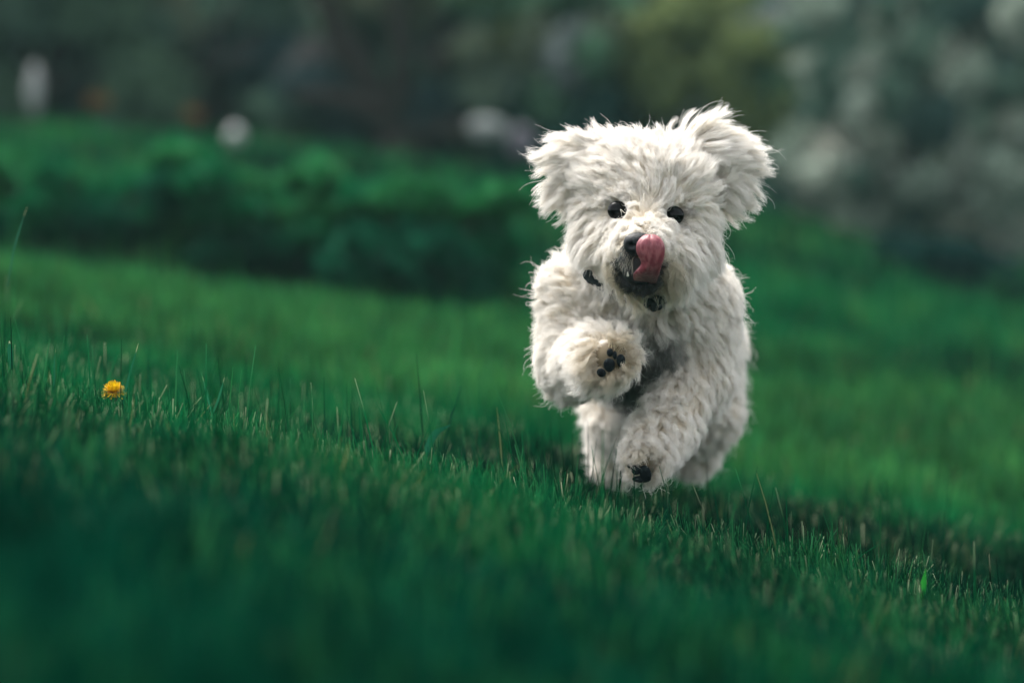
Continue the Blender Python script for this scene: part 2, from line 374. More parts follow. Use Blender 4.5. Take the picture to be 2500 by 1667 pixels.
# dark evergreens, left and middle
PD = [(.06, .115, .08), (.020, .045, .050), (.09, .105, .065), (.050, .095, .055), (.085, .080, .080)]
plant("shade_tree", "dark dull green tree behind the two white stones at the left", "tree", "dark trees beyond the lawn", 14.5,
      fill(rb, -150, 420, -150, 300, 30, 95, 80, [5, 2, 3, 3, 0]) + [(215, 30, 45, 45, 2)], 14000, .06, PD, 41, 90, .06, depth=1.4)
plant("shade_tree", "dark grey green tree between the white stones", "tree", "dark trees beyond the lawn", 15.0,
      fill(rb, 380, 760, -120, 330, 26, 90, 80, [4, 3, 2, 3, .6]), 12000, .06, PD, 42, 415, .09, depth=1.4, fwd=.45)
plant("shade_tree", "very dark tree with a brown trunk, just left of the dog", "tree", "dark trees beyond the lawn", 14.0,
      fill(rb, 720, 1180, 150, 370, 22, 90, 80, [2, 6, 0, 1, .3]) + fill(rb, 740, 1150, -120, 120, 16, 90, 70, [4, 2, 3, 3, .5]) + [(850, 115, 55, 38, 4), (870, 120, 50, 30, 2)],
      13000, .06, PD, 43, 995, .12, depth=1.4, fwd=.45)
PM = [(.080, .175, .100), (.145, .190, .070), (.16, .20, .13), (.014, .055, .044), (.17, .20, .20)]
plant("olive_shrub", "olive green leafy shrub rising behind the dog's head", "shrub", None, 13.5,
      fill(rb, 1150, 1500, -80, 200, 20, 85, 70, [4, 3, 1.5, 1, .4]) + fill(rb, 1500, 1900, -60, 330, 24, 85, 75, [2, 5, 1, .7, .4]) + fill(rb, 1180, 1620, 240, 420, 14, 80, 60, [1, 0, 0, 6, 0]) + [(1860, 80, 70, 45, 4), (1830, 140, 50, 30, 4), (1590, 60, 80, 35, 2)],
      18000, .055, PM, 44, 1500, .04, tname="stem", depth=1.3)
PW = [(.30, .35, .29), (.22, .28, .225), (.09, .16, .12), (.50, .50, .44), (.035, .08, .07)]
plant("blossom_shrub", "large pale shrub full of whitish blossom at the right", "shrub", None, 12.6,
      fill(rb, 1930, 2600, -80, 300, 42, 60, 50, [3, 5, 6, .6, 1]) + fill(rb, 1960, 2600, 300, 560, 26, 60, 55, [3, 5, 5, .8, 1]) +
      [(2060, 400, 110, 90, 3), (2100, 470, 110, 60, 3), (2476, 563, 60, 50, 0), (2010, 440, 70, 60, 0), (2130, 360, 60, 50, 0), (1960, 170, 50, 30, 0), (2000, 215, 45, 30, 0), (2110, 190, 70, 60, 0), (2150, 60, 60, 50, 0), (2040, 350, 80, 60, 3), (2110, 410, 70, 70, 3), (1950, 380, 60, 90, 1), (2010, 520, 80, 60, 1), (2230, 480, 80, 90, 1), (2400, 470, 90, 90, 1), (2330, 440, 35, 110, 0), (2450, 560, 60, 50, 1), (2330, 560, 60, 40, 0), (2200, 600, 80, 50, 1), (2420, 620, 90, 50, 0), (2080, 560, 80, 40, 1)],
      22000, .045, PW, 45, 2200, .04, M_BARK, tname="stem", depth=1.0)
# tall hedge far behind closing the view
PH = [(.06, .12, .085), (.11, .15, .10), (.035, .07, .06)]
hx = np.linspace(-8.4, 8.4, 12)
for q, x in enumerate(hx):
    Y = 19 + rb.uniform(-.5, .5); pxb = 1250 + x * FPX / Y
    e = plant("hedge_tree", "dark bushy tree in the far row, seen only dimly between the nearer trees and shrubs", "tree", "far row of trees", Y,
          fill(rb, pxb - 420, pxb + 420, -650, 640, 54, 210, 190, [4, 3, 3]), 9500, .17, PH, 60 + q, pxb, .09, depth=.9)
# mid right green growth at the foot of the blossom shrub handled by lawn; orange flowers
def marker_stone(name, label, cat, c, rad, mat, seed, tilt=0.0):
    V, F = ellipsoid((0, 0, 0), rad, disp=lambda D, Q: Q * (1 + .22 * turb(D, 2.2, seed)[:, :1] + .07 * turb(D, 6.0, seed)[:, :1]))
    a = tilt; R = np.array([[math.cos(a), 0, math.sin(a)], [0, 1, 0], [-math.sin(a), 0, math.cos(a)]])
    o = mesh_np(name, V @ R.T + c, F, mat, sm=True, origin=c)
    return tag(o, label, cat, "pale stones at the lawn's far edge")
M_STN = mat_solid("pale_stone", (.24, .25, .245), .85, .15, 14, bump=.5)
marker_stone("pale_stone", "tall narrow white upright stone near the left edge", "stone", P(83, 222, 11.6), (.024, .04, .075), M_STN, 1.0, .04)
marker_stone("pale_stone", "small round white stone at the edge of the dark trees, second from left", "stone", P(574, 342, 11.4), (.028, .04, .040), M_STN, 2.0)
M_STN2 = mat_solid("grey_stone", (.12, .135, .13), .85, .15, 14, bump=.5)
marker_stone("pale_stone", "dull grey wide stone just left of the dog's head", "stone", P(1190, 318, 11.8), (.055, .05, .035), M_STN2, 3.0)
marker_stone("pale_stone", "dim mauve grey stone close beside the dog's raised ear", "stone", P(1275, 350, 12.0), (.035, .04, .05), mat_solid("mauve_stone", (.07, .065, .08), .85, .15, 14), 4.0)
def orange_flower(label, c, s, seed):
    gz = float(ground(c[0], c[1])); e = tag(empty("orange_flower", (c[0], c[1], gz)), label, "flower", "orange flowers at the foot of the dark trees")
    r = np.random.default_rng(seed); V = []; C = []
    for q in range(26):
        a = r.uniform(0, 6.28); el = r.uniform(-.2, 1.2); d = np.array([math.cos(a) * math.cos(el), math.sin(a) * math.cos(el), math.sin(el)])
        sd_ = norm(np.cross(d, [0, 0, 1.0])) * s * .35; m = c + d * s * .6; tp = c + d * s
        V += [c, m - sd_, tp, m + sd_]; C += [np.array([.17, .08, .02]) * r.uniform(.6, 1.2)] * 4
    mesh_np("petals", np.array(V), np.arange(len(V)).reshape(-1, 4), M_LEAF, e, np.array(C))
    t = np.linspace(0, 1, 8)[:, None]; V, F = tube(np.array([c[0], c[1], gz]) * (1 - t) + c * t, .004); mesh_np("stem", V, F, M_BARK, e)
orange_flower("orange flower head nearer the tall white stone", P(239, 262, 11.7), .05, 3)
orange_flower("dimmer orange flower head nearer the round white stone", P(470, 292, 11.8), .04, 4)

# ------------------------------------------------------------------ the dog: one implicit body
def px_(r): return r / 2344.0
PR = []      # primitives: (tag, a, b, ra, rb)
def cap(tg, a, b, ra, rb_, k=.02): PR.append((tg, P(*a), P(*b), ra, rb_, k))
ELL = []     # ellipsoids: (tag, center, radii, k)
def ell(tg, c, r, k=.02, R=None): ELL.append((tg, P(*c), np.array(r), k, R))
tilt = math.radians(4.6)
HEAD, EARL, EARR, BODY, FLL, FRL, RLL, RRL, BELLY = range(9)
ell(HEAD, (1582, 488, 4.070), (.062, .062, .050))
cap(HEAD, (1574, 540, 4.035), (1566, 608, 3.972), .030, .020)
cap(HEAD, (1505, 585, 4.055), (1545, 635, 4.0), .027, .018)
cap(HEAD, (1660, 590, 4.055), (1600, 640, 4.0), .030, .018)
cap(HEAD, (1568, 630, 4.03), (1565, 674, 3.985), .028, .014)
cap(EARL, (1470, 388, 4.085), (1408, 385, 4.10), .014, .009, .015)
cap(EARL, (1408, 385, 4.10), (1408, 455, 4.10), .009, .008, .012)
cap(EARR, (1690, 388, 4.085), (1755, 380, 4.10), .015, .009, .015)
cap(EARR, (1755, 380, 4.10), (1758, 455, 4.10), .009, .008, .012)
cap(BODY, (1580, 560, 4.13), (1570, 740, 4.20), .050, .062, .03)
ell(BODY, (1570, 755, 4.25), (.078, .12, .078), .03)
cap(BODY, (1590, 780, 4.28), (1615, 840, 4.58), .062, .072, .03)
cap(BODY, (1615, 850, 4.50), (1610, 900, 4.64), .075, .066, .03)
# raised foreleg (viewer's left)
cap(FLL, (1425, 720, 4.18), (1410, 885, 4.16), .036, .028, .02)
cap(FLL, (1410, 885, 4.16), (1475, 880, 4.035), .026, .019, .015)
cap(FLL, (1475, 880, 4.035), (1492, 874, 4.018), .020, .018, .012)
# lower foreleg (viewer's right)
cap(FRL, (1685, 760, 4.20), (1700, 920, 4.19), .042, .030, .02)
cap(FRL, (1700, 920, 4.19), (1630, 1045, 4.12), .027, .020, .015)
cap(FRL, (1630, 1045, 4.12), (1575, 1112, 4.075), .020, .019, .012)
# hind legs
cap(RLL, (1550, 920, 4.60), (1522, 1015, 4.50), .050, .034, .02)
cap(RLL, (1522, 1015, 4.50), (1512, 1075, 4.58), .026, .018, .015)
cap(RLL, (1512, 1075, 4.58), (1508, 1128, 4.54), .018, .018, .015)
cap(RRL, (1680, 910, 4.60), (1718, 1000, 4.50), .052, .036, .02)
cap(RRL, (1718, 1000, 4.50), (1708, 1055, 4.58), .026, .018, .015)
cap(RRL, (1708, 1055, 4.58), (1692, 1105, 4.54), .018, .018, .015)
def sdf(p, tags=False):
    d = None; best = None; bt = None
    for tg, c, r, k, R in ELL:
        q = (p - c) / r; nq = np.linalg.norm(q, axis=-1); e = (nq - 1) * nq / (np.linalg.norm(q / r, axis=-1) + 1e-9)
        e = np.where(nq < 1e-3, -r.min(), e)
        if d is None: d = e; best = e.copy(); bt = np.full(e.shape, tg)
        else:
            h = np.clip(.5 + .5 * (d - e) / k, 0, 1); d = d * (1 - h) + e * h - k * h * (1 - h)
            if tags: m = e < best; best = np.where(m, e, best); bt = np.where(m, tg, bt)
    for tg, a, b_, ra, rb_, k in PR:
        ba = b_ - a; t = np.clip(((p - a) @ ba) / (ba @ ba), 0, 1)
        e = np.linalg.norm(p - a - t[..., None] * ba, axis=-1) - (ra + (rb_ - ra) * t)
        h = np.clip(.5 + .5 * (d - e) / k, 0, 1); d = d * (1 - h) + e * h - k * h * (1 - h)
        if tags: m = e < best; best = np.where(m, e, best); bt = np.where(m, tg, bt)
    return (d, bt) if tags else d
def grad(p):
    e = .0015; o = np.zeros_like(p)
    for i in range(3):
        v = np.zeros(3); v[i] = e; o[:, i] = sdf(p + v) - sdf(p - v)
    return norm(o)
def surface_nets(lo, hi, h):
    ax = [np.arange(lo[i], hi[i], h) for i in range(3)]; G = np.stack(np.meshgrid(*ax, indexing='ij'), -1)
    D = sdf(G.reshape(-1, 3)).reshape(G.shape[:3]); s = D < 0
    c = sum(s[i:s.shape[0] - 1 + i, j:s.shape[1] - 1 + j, k:s.shape[2] - 1 + k].astype(int) for i in (0, 1) for j in (0, 1) for k in (0, 1))
    act = (c > 0) & (c < 8); idx = -np.ones(act.shape, int); cells = np.argwhere(act); idx[act] = np.arange(len(cells))
    acc = np.zeros((len(cells), 3)); cnt = np.zeros(len(cells))
    cn = [(i, j, k) for i in (0, 1) for j in (0, 1) for k in (0, 1)]
    for a in cn:
        for b in cn:
            if sum(np.array(b) - np.array(a)) == 1 and min(np.array(b) - np.array(a)) >= 0:
                A = cells + a; B = cells + b; da = D[tuple(A.T)]; db = D[tuple(B.T)]; m = (da < 0) != (db < 0)
                t = np.where(m, da / (da - db + 1e-12), 0)
                acc += np.where(m[:, None], A + (B - A) * t[:, None], 0); cnt += m
    V = acc / cnt[:, None] * h + np.array([a[0] for a in ax]); F = []
    for a in range(3):
        sl = [slice(None)] * 3; sl2 = [slice(None)] * 3; sl[a] = slice(0, -1); sl2[a] = slice(1, None)
        s0, s1 = s[tuple(sl)], s[tuple(sl2)]; e = np.argwhere(s0 != s1); u, v = (a + 1) % 3, (a + 2) % 3
        e = e[(e[:, u] > 0) & (e[:, v] > 0)]
        e = e[(e[:, u] < act.shape[u]) & (e[:, v] < act.shape[v])]
        du = np.eye(3, dtype=int)[u]; dv = np.eye(3, dtype=int)[v]
        q = np.stack([idx[tuple((e - du - dv).T)], idx[tuple((e - dv).T)], idx[tuple(e.T)], idx[tuple((e - du).T)]], 1)
        fl = s0[tuple(e.T)]; q = np.where(fl[:, None], q, q[:, ::-1]); F.append(q[(q >= 0).all(1)])
    return V, np.concatenate(F)
lo = np.array([-.02, 3.92, CZ - .20]); hi = np.array([.30, 4.75, CZ + .23])
BV, BF = surface_nets(lo, hi, .0045)
gdog = float(ground(.15, 4.3))
dog = tag(empty("dog", (.15, 4.3, gdog)), "white fluffy dog leaping towards the camera with its tongue over its nose", "dog")
m_skin, n, l, out = mat_new("dog_skin")
b = n.new("ShaderNodeBsdfPrincipled"); b.inputs['Roughness'].default_value = .8; l.new(b.outputs[0], out.inputs[0])
tx = n.new("ShaderNodeTexNoise"); tx.inputs['Scale'].default_value = 40; cr = n.new("ShaderNodeValToRGB")
cr.color_ramp.elements[0].color = (.74, .69, .60, 1); cr.color_ramp.elements[1].color = (.82, .77, .69, 1)
at_ = n.new("ShaderNodeAttribute"); at_.attribute_name = 'tint'; mm = n.new("ShaderNodeMix"); mm.data_type = 'RGBA'; mm.blend_type = 'MULTIPLY'; mm.inputs['Factor'].default_value = 1
l.new(tx.outputs['Fac'], cr.inputs[0]); l.new(cr.outputs[0], mm.inputs['A']); l.new(at_.outputs['Color'], mm.inputs['B']); l.new(mm.outputs['Result'], b.inputs['Base Color'])
SK = np.ones((len(BV), 3))
for c_, r_1, r_0 in ((P(1494, 878, 3.995), .022, .034), (P(1563, 1150, 4.045), .018, .030), (P(1562, 645, 3.968), .016, .024)):
    m_ = smooth(r_0, r_1, np.linalg.norm(BV - c_, axis=1))[:, None]; SK = SK * (1 - m_) + np.array([.20, .16, .10]) * m_
body = mesh_np("body", BV, BF, m_skin, dog, SK, sm=True)

# ------------------------------------------------------------------ fur
EYES = [P(1508, 514, 4.009), P(1645, 526, 4.013)]
NOSE = P(1558, 597, 3.951); MOUTH = P(1562, 655, 3.968)
def tri_sample(n, r):
    A, B, C_, D_ = (BV[BF[:, i]] for i in range(4))
    tris = np.concatenate([np.stack([A, B, C_], 1), np.stack([A, C_, D_], 1)])
    ar = np.linalg.norm(np.cross(tris[:, 1] - tris[:, 0], tris[:, 2] - tris[:, 0]), axis=1)
    k = r.choice(len(tris), n, p=ar / ar.sum()); u = r.random((n, 2)); m = u.sum(1) > 1; u[m] = 1 - u[m]
    t = tris[k]; return t[:, 0] + u[:, :1] * (t[:, 1] - t[:, 0]) + u[:, 1:] * (t[:, 2] - t[:, 0])
rf = np.random.default_rng(17)
NG = 19000
root = tri_sample(NG, rf); _, tg = sdf(root, True); nor = grad(root)
# fur not seen on the far underside is thinned; ear and face denser
w_ = np.select([tg == HEAD, (tg == EARL) | (tg == EARR), tg == BODY], [1.0, 1.0, .50], .62)
w_ = w_ * np.where((nor[:, 1] > .75) & (tg == BODY), .4, 1)
keep = rf.random(NG) < w_
root, tg, nor = root[keep], tg[keep], nor[keep]; N = len(root)
def dist(p, c): return np.linalg.norm(p - c, axis=-1)
X_, Y_, Z_ = np.eye(3)
flow = np.zeros((N, 3)); Ln = np.full(N, .03); lift = np.full(N, .5); wav = np.full(N, .004); wfr = np.full(N, 1.5); gra = np.full(N, .3); tur = np.full(N, .3); clr = np.full(N, .0046)
hd = tg == HEAD
C0 = P(1578, 535, 4.0)
rad = root - C0; rad[:, 1] *= .25; rad = norm(rad)
dn = dist(root, NOSE); de = np.minimum(dist(root, EYES[0]), dist(root, EYES[1])); dm = dist(root, MOUTH)
up = smooth(-.005, .035, root[:, 2] - C0[2])          # forehead
cen_ = np.exp(-((root[:, 0] - C0[0]) / .034) ** 2)
flow[hd] = (rad + np.outer(up, .15 * Z_) + np.outer(1 - up, -.35 * Z_) + np.outer(np.ones(N), .25 * Y_))[hd]
Ln[hd] = (.010 + .036 * smooth(.020, .075, dn) - .012 * smooth(P(0, 620, 4)[2], P(0, 680, 4)[2], root[:, 2]) + .004 * rf.random(N))[hd]
low_ = smooth(P(0, 570, 4)[2], P(0, 660, 4)[2], root[:, 2])
flow[hd] -= (np.outer(low_ * (root[:, 0] - C0[0]) / .05, X_) * .95)[hd]
flow[hd] += np.outer(low_, -.5 * Z_)[hd]
Ln[hd] = (Ln * (1 - up) + .050 * up * (1 - .35 * cen_))[hd] * rf.uniform(.75, 1.15, hd.sum())
Ln[hd] *= (.35 + .65 * smooth(.014, .030, de))[hd]
flow[hd] += (np.outer(up * np.clip((root[:, 0] - C0[0]) / .03, -1, 1), X_) * .6 + np.outer(up * .6, -.3 * Y_))[hd]
lift[hd] = (.26 + .30 * up * cen_ - .12 * up * (1 - cen_))[hd]; tur[hd] = (.28 + .15 * up + .8 * up * cen_)[hd]; wav[hd] = (.0034 + .003 * up * cen_)[hd]; wfr[hd] = 1.0; gra[hd] = (.45 - .4 * up)[hd]
Ln[hd] *= (1 - .25 * low_ * (np.abs(root[:, 0] - C0[0]) > .03))[hd]
side_ = hd & (np.abs(root[:, 0] - C0[0]) > .045) & (up < .8)
Ln[side_] = ((.042 - .018 * smooth(P(0, 560, 4)[2], P(0, 640, 4)[2], root[:, 2])) * rf.uniform(.8, 1.15, N))[side_]; flow[side_] += np.outer(np.sign(root[side_, 0] - C0[0]), X_) * .05 + np.array([0, 0, -.75])
for tagv, base, sgn in ((EARL, P(1505, 400, 4.09), -1), (EARR, P(1650, 400, 4.09), 1)):
    m = tg == tagv
    rr = root[m] - base; rr[:, 1] *= .2; flow[m] = norm(norm(rr) + .25 * sgn * X_ + np.array([0, .05, -.05]))
    Ln[m] = (.042 if sgn < 0 else .047) * rf.uniform(.6, 1.15, m.sum()); Ln[m] *= (1 + (.45 if sgn > 0 else .18) * smooth(.45, .85, norm(rr)[:, 2])); lift[m] = .16; tur[m] = .09; wav[m] = .0030; wfr[m] = 1.0; gra[m] = .22; clr[m] = .006
PADX = {FLL: P(1494, 878, 4.0), FRL: P(1563, 1150, 4.05), RLL: P(1508, 1170, 4.5), RRL: P(1690, 1160, 4.5)}
bd = tg == BODY
bc = P(1570, 780, 4.25)
rr = root - bc; rr[:, 1] *= .3
flow[bd] = (norm(rr) * .5 + np.array([0, .1, -.7]))[bd]; lip_ = np.linalg.norm((root - MOUTH - np.array([-.001, 0, -.001])) / np.array([.022, .03, .0235]), axis=1)
Ln[hd & (lip_ < 1.04)] *= .30
Ln[hd & (dist(root, P(1610, 540, 4.0)) < .014)] *= .5
Ln[bd] = .028 * rf.uniform(.7, 1.2, bd.sum()); lift[bd] = .55; tur[bd] = .75; wav[bd] = .0052; wfr[bd] = .85; clr[bd] = .0058; gra[bd] = .25
for m, tip in ((tg == FLL, 2), (tg == FRL, P(1560, 1150, 4.05)), (tg == RLL, P(1495, 1185, 4.5)), (tg == RRL, P(1690, 1170, 4.5))):
    if isinstance(tip, int):
        rr = root[m] - P(1500, 880, 4.06); rr[:, 1] *= .3; tip = root[m] + rr; 
    flow[m] = norm(tip - root[m]) * .45 + np.array([0, 0, -.20]); Ln[m] = .024 * (.8 + .2 * smooth(.01, .05, dist(root[m], PADX[tg[m][0]]))) * rf.uniform(.7, 1.2, m.sum()); lift[m] = .50; tur[m] = .80; wav[m] = .0046; wfr[m] = .85; clr[m] = .0056; gra[m] = .2
m = (tg == RLL) | (tg == RRL); Ln[m] *= .85
# pads faces of the paws stay bare
PADC = [P(1494, 878, 3.995), P(1563, 1155, 4.045)]
PADN = [norm(np.array([.15, -1, -.25])), norm(np.array([-.3, -1, -.45]))]
kill = np.zeros(N, bool)
for c, nn in zip(PADC, PADN):
    v = root - c; kill |= (np.linalg.norm(v - np.outer(v @ nn, nn), axis=1) < .012) & (dist(root, c) < .03) & ((nor @ nn) > .2)
kill |= hd & (de < .0105)
kill |= hd & (dn < .0125)
mv = (root - MOUTH) / np.array([.019, .03, .023]); kill |= hd & (np.linalg.norm(mv, axis=1) < .85)
K = ~kill
root, tg, nor, flow, Ln, lift, wav, wfr, gra, tur, clr, up, dn, de, dm = [a[K] for a in (root, tg, nor, flow, Ln, lift, wav, wfr, gra, tur, clr, up, dn, de, dm)]
N = len(root); hd = tg == HEAD
SEG = 8
lift = lift * rf.uniform(.45, 1.55, N)
kt = np.where(hd, .92, .65)
ftan = norm(flow - nor * (np.sum(flow * nor, 1) * kt)[:, None])
p = root.copy(); G_ = [p.copy()]
rnd = rf.normal(0, 1, (N, 3)) * .08
for k in range(SEG):
    t = (k + .5) / SEG
    d = norm(nor * (lift * (1 - t) * 1.3)[:, None] + ftan * (.35 + .8 * t) + turb(root, 30.0)* (tur)[:, None] + turb(p, 110., 2.) * (tur * .28)[:, None] + rnd + np.outer(gra * t * 1.6, -Z_))
    p = p + d * (Ln / SEG)[:, None]
    s = sdf(p); mg = .004 + .004 * t; bad = s < mg
    if bad.any(): p[bad] += grad(p[bad]) * (mg - s[bad])[:, None]
    for ec in EYES:     # hair parts round the eyes
        v = p - (ec + np.array([0, -.012, -.001])); v[:, 1] *= .35; v[:, 2] -= .0015; q = np.linalg.norm(v, axis=1); bad = hd & (q < .0102)
        if bad.any(): p[bad] += norm(v[bad] * np.array([1, 0.2, 1])) * (.0102 - q[bad])[:, None]
    v = p - (MOUTH + np.array([.010, -.03, .012])); v[:, 1] *= .2; v[:, 2] *= .5; q = np.linalg.norm(v, axis=1); bad = hd & (q < .0145)
    if bad.any(): p[bad] += norm(v[bad] * np.array([1, .2, 1])) * (.0145 - q[bad])[:, None]
    G_.append(p.copy())
G_ = np.stack(G_, 1)                                    # N, SEG+1, 3
tt = np.linspace(0, 1, SEG + 1)
tan = norm(G_[:, -1] - G_[:, 0]); s1 = norm(np.cross(tan, rf.normal(size=(N, 3)))); s2 = np.cross(tan, s1)
ph = rf.uniform(0, 6.28, N)[:, None]; fr = (wfr * rf.uniform(.7, 1.3, N))[:, None] * 6.283
G_ += ((np.sin(fr * tt + ph) - np.sin(ph)) * wav[:, None] * tt ** .7)[..., None] * s1[:, None] + ((np.cos(fr * tt + ph) - np.cos(ph)) * wav[:, None] * .7 * tt ** .7)[..., None] * s2[:, None]
NC = np.where(hd, 46, np.where((tg == EARL) | (tg == EARR), 60, 38))
idx = np.repeat(np.arange(N), NC); M = len(idx)
tn = norm(np.cross(nor[idx], rf.normal(size=(M, 3)))); offr = np.sqrt(rf.random(M)) * clr[idx]
off = tn * offr[:, None]
clump = (rf.uniform(.5, .93, M) * np.where(tg[idx] >= FLL, .78, 1.0))[:, None]
lenf = rf.uniform(.72, 1.08, M)
# resample along by length factor (extrapolate slightly)
u = np.clip(tt[None] * lenf[:, None], 0, 1) * SEG; i0 = np.minimum(u.astype(int), SEG - 1); fu = (u - i0)[..., None]
GG = G_[idx]; ar = np.arange(M)[:, None]; ST = GG[ar, i0] * (1 - fu) + GG[ar, i0 + 1] * fu
ST += off[:, None] * (1 - clump * tt[None] ** .8)[..., None]
fz = rf.normal(0, 1, (M, 3)) * .0009; fz2 = rf.normal(0, 1, (M, 3)) * .0016
fly = (rf.random(M) < .06)[:, None, None] * 3.0 + 1
ST += (fz[:, None] * np.sin(tt * 5 + 1)[None, :, None] + fz2[:, None] * (tt ** 2)[None, :, None]) * fly
# strands must not cross eyes, nose or tongue
bad = np.zeros(M, bool)
for ec in EYES:
    v = ST - (ec + np.array([0, -.01, 0])); v[..., 1] *= .35; bad |= (np.linalg.norm(v, axis=2) < .0094).any(1) & (rf.random(M) < .99)
v = ST - (NOSE + np.array([0, -.012, 0])); v[..., 1] *= .4; bad |= (np.linalg.norm(v, axis=2) < .0115).any(1)
for c in (P(1588, 610, 3.93), P(1592, 645, 3.93)):
    v = ST - c; v[..., 1] *= .35; bad |= (np.linalg.norm(v, axis=2) < .014).any(1)
for c, nn in zip(PADC, PADN):
    v = ST - (c + nn * .012); ax = v @ nn; pr = np.linalg.norm(v - ax[..., None] * nn, axis=2); bad |= ((pr < .0105) & (np.abs(ax) < .02)).any(1) & (rf.random(M) < .66)
for c, rr_ in ((P(1579, 740, 4.07), .0065), (P(1600, 742, 4.07), .0100), (P(1437, 673, 4.07), .0085), (P(1450, 686, 4.07), .0055), (P(1466, 696, 4.07), .0035), (P(1480, 703, 4.09), .0022), (P(1494, 713, 4.09), .0026), (P(1521, 729, 4.09), .0024), (P(1556, 738, 4.09), .0020)):
    v = ST - c; bad |= ((np.hypot(v[..., 0], v[..., 2] - .18 * 0) < rr_) & (v[..., 1] < .004) & (v[..., 1] > -.17)).any(1) & (rf.random(M) < .99)
ST, idx = ST[~bad], idx[~bad]; M = len(idx)
# colours: white, with stained muzzle, paws and lips
base = np.array([.95, .925, .885]); cl = np.tile(base, (M, 1)) * rf.uniform(.90, 1.06, (M, 1)) * rf.uniform(.90, 1.05, N)[idx][:, None]
rt = root[idx]; tgi = tg[idx]
cream = np.array([.62, .52, .36]); khaki = np.array([.48, .41, .25]); dark = np.array([.018, .022, .022])
def blend(m, c):
    global cl
    m = m[:, None]; cl = cl * (1 - m) + c * m
low = (tgi == HEAD) * smooth(.058, .028, dm[idx]) * smooth(P(0, 585, 4)[2], P(0, 640, 4)[2], rt[:, 2]); blend(low * .75, khaki)
for c in PADC: blend(((tgi == FLL) | (tgi == FRL)) * smooth(.042, .014, dist(rt, c)) * .6, np.array([.52, .41, .22]))
blend((tgi == HEAD) * smooth(.0085, .0055, dist(rt, P(1608, 542, 4.0))) * .85, np.array([.14, .08, .045]))
blend((tgi == HEAD) * smooth(.0138, .0112, de[idx]) * .45, np.array([.20, .17, .14]))
lipd = np.linalg.norm((rt - MOUTH - np.array([-.001, 0, -.001])) / np.array([.022, .03, .0235]), axis=1)
blend((tgi == HEAD) * smooth(1.03, .93, lipd) * .95, dark)
blend((tgi == BODY) * smooth(-.25, -.65, nor[idx][:, 2]) * .9, np.array([.10, .105, .10]))  # belly shade painted in as grey on downward-facing roots
m_fur, n, l, out = mat_new("dog_fur")
a = n.new("ShaderNodeAttribute"); a.attribute_name = 'tint'
df = n.new("ShaderNodeBsdfDiffuse"); tr = n.new("ShaderNodeBsdfTranslucent"); gl = n.new("ShaderNodeBsdfGlossy"); gl.inputs['Roughness'].default_value = .35
mx = n.new("ShaderNodeMixShader"); mx.inputs[0].default_value = .52; mx2 = n.new("ShaderNodeMixShader"); mx2.inputs[0].default_value = .05
l.new(a.outputs['Color'], df.inputs[0]); l.new(a.outputs['Color'], tr.inputs[0]); l.new(df.outputs[0], mx.inputs[1]); l.new(tr.outputs[0], mx.inputs[2])
l.new(mx.outputs[0], mx2.inputs[1]); l.new(gl.outputs[0], mx2.inputs[2]); l.new(mx2.outputs[0], out.inputs[0])
def extra(roots, dirs, length, col, n_per, spread, grav_):
    global ST, cl, tgi
    roots = np.repeat(np.asarray(roots), n_per, 0); dirs = np.repeat(np.asarray(dirs), n_per, 0); k = len(roots)
    d = norm(dirs + rf.normal(0, .22, (k, 3))); q = roots + rf.normal(0, spread, (k, 3)); L = length * rf.uniform(.6, 1.15, k)
    out_ = [q.copy()]
    for i in range(SEG):
        d = norm(d + np.array([0, .03, -grav_]) + rf.normal(0, .05, (k, 3))); q = q + d * (L / SEG)[:, None]; out_.append(q.copy())
    ST = np.concatenate([ST, np.stack(out_, 1)]); cl = np.concatenate([cl, np.array(col) * rf.uniform(.8, 1.1, (k, 1))]); tgi = np.concatenate([tgi, np.full(k, HEAD)])
# pale hairs hanging over the dark upper lip, dark fringe round nose and under the lower lip
a_ = np.array([P(x, y, 3.955) for x, y in ((1536, 588), (1531, 598), (1528, 608), (1527, 618), (1534, 612), (1540, 620), (1526, 630), (1533, 628), (1541, 632), (1547, 626))])
extra(a_, np.tile([-.25, -.35, -.8], (len(a_), 1)), .017, (.55, .52, .43), 5, .0014, .10)
extra(a_[:6], np.tile([-.5, -.2, -.8], (6, 1)), .013, (.05, .06, .06), 26, .0016, .05)
th = np.linspace(math.radians(195), math.radians(345), 22)
a_ = np.stack([P(1565, 663, 3.965)[0] + np.cos(th) * .0180, 3.966 + .008 * np.cos(th) ** 2, P(1565, 668, 3.965)[2] + np.sin(th) * .0105], 1)
extra(a_, np.stack([np.cos(th) * .6, -.35 + 0 * th, -1 + 0 * th], 1), .005, (.014, .017, .018), 16, .0011, .05)
def curves(name, sel, mat, parent, r0=.00023):
    pts = ST[sel]; c = cl[sel]; k = len(pts)
    cu = bpy.data.hair_curves.new(name); cu.add_curves([SEG + 1] * k)
    par = np.array(parent.location)
    cu.attributes['position'].data.foreach_set('vector', (pts - par).astype(np.float32).ravel())
    ra = cu.attributes.get('radius') or cu.attributes.new('radius', 'FLOAT', 'POINT')
    ra.data.foreach_set('value', np.tile(r0 * (1 - .75 * tt ** 1.5), k).astype(np.float32))
    cc = np.ones((k, SEG + 1, 4), np.float32); g_ = (1 - .75 * smooth(.10, .62, tt))[None, :, None]
    cc[..., :3] = c[:, None] * (1 - g_ + g_ * np.array([.965, .93, .86]))
    ca = cu.attributes.new('tint', 'FLOAT_COLOR', 'POINT'); ca.data.foreach_set('color', cc.ravel())
    cu.materials.append(mat); o = bpy.data.objects.new(name, cu); return link(o, parent)
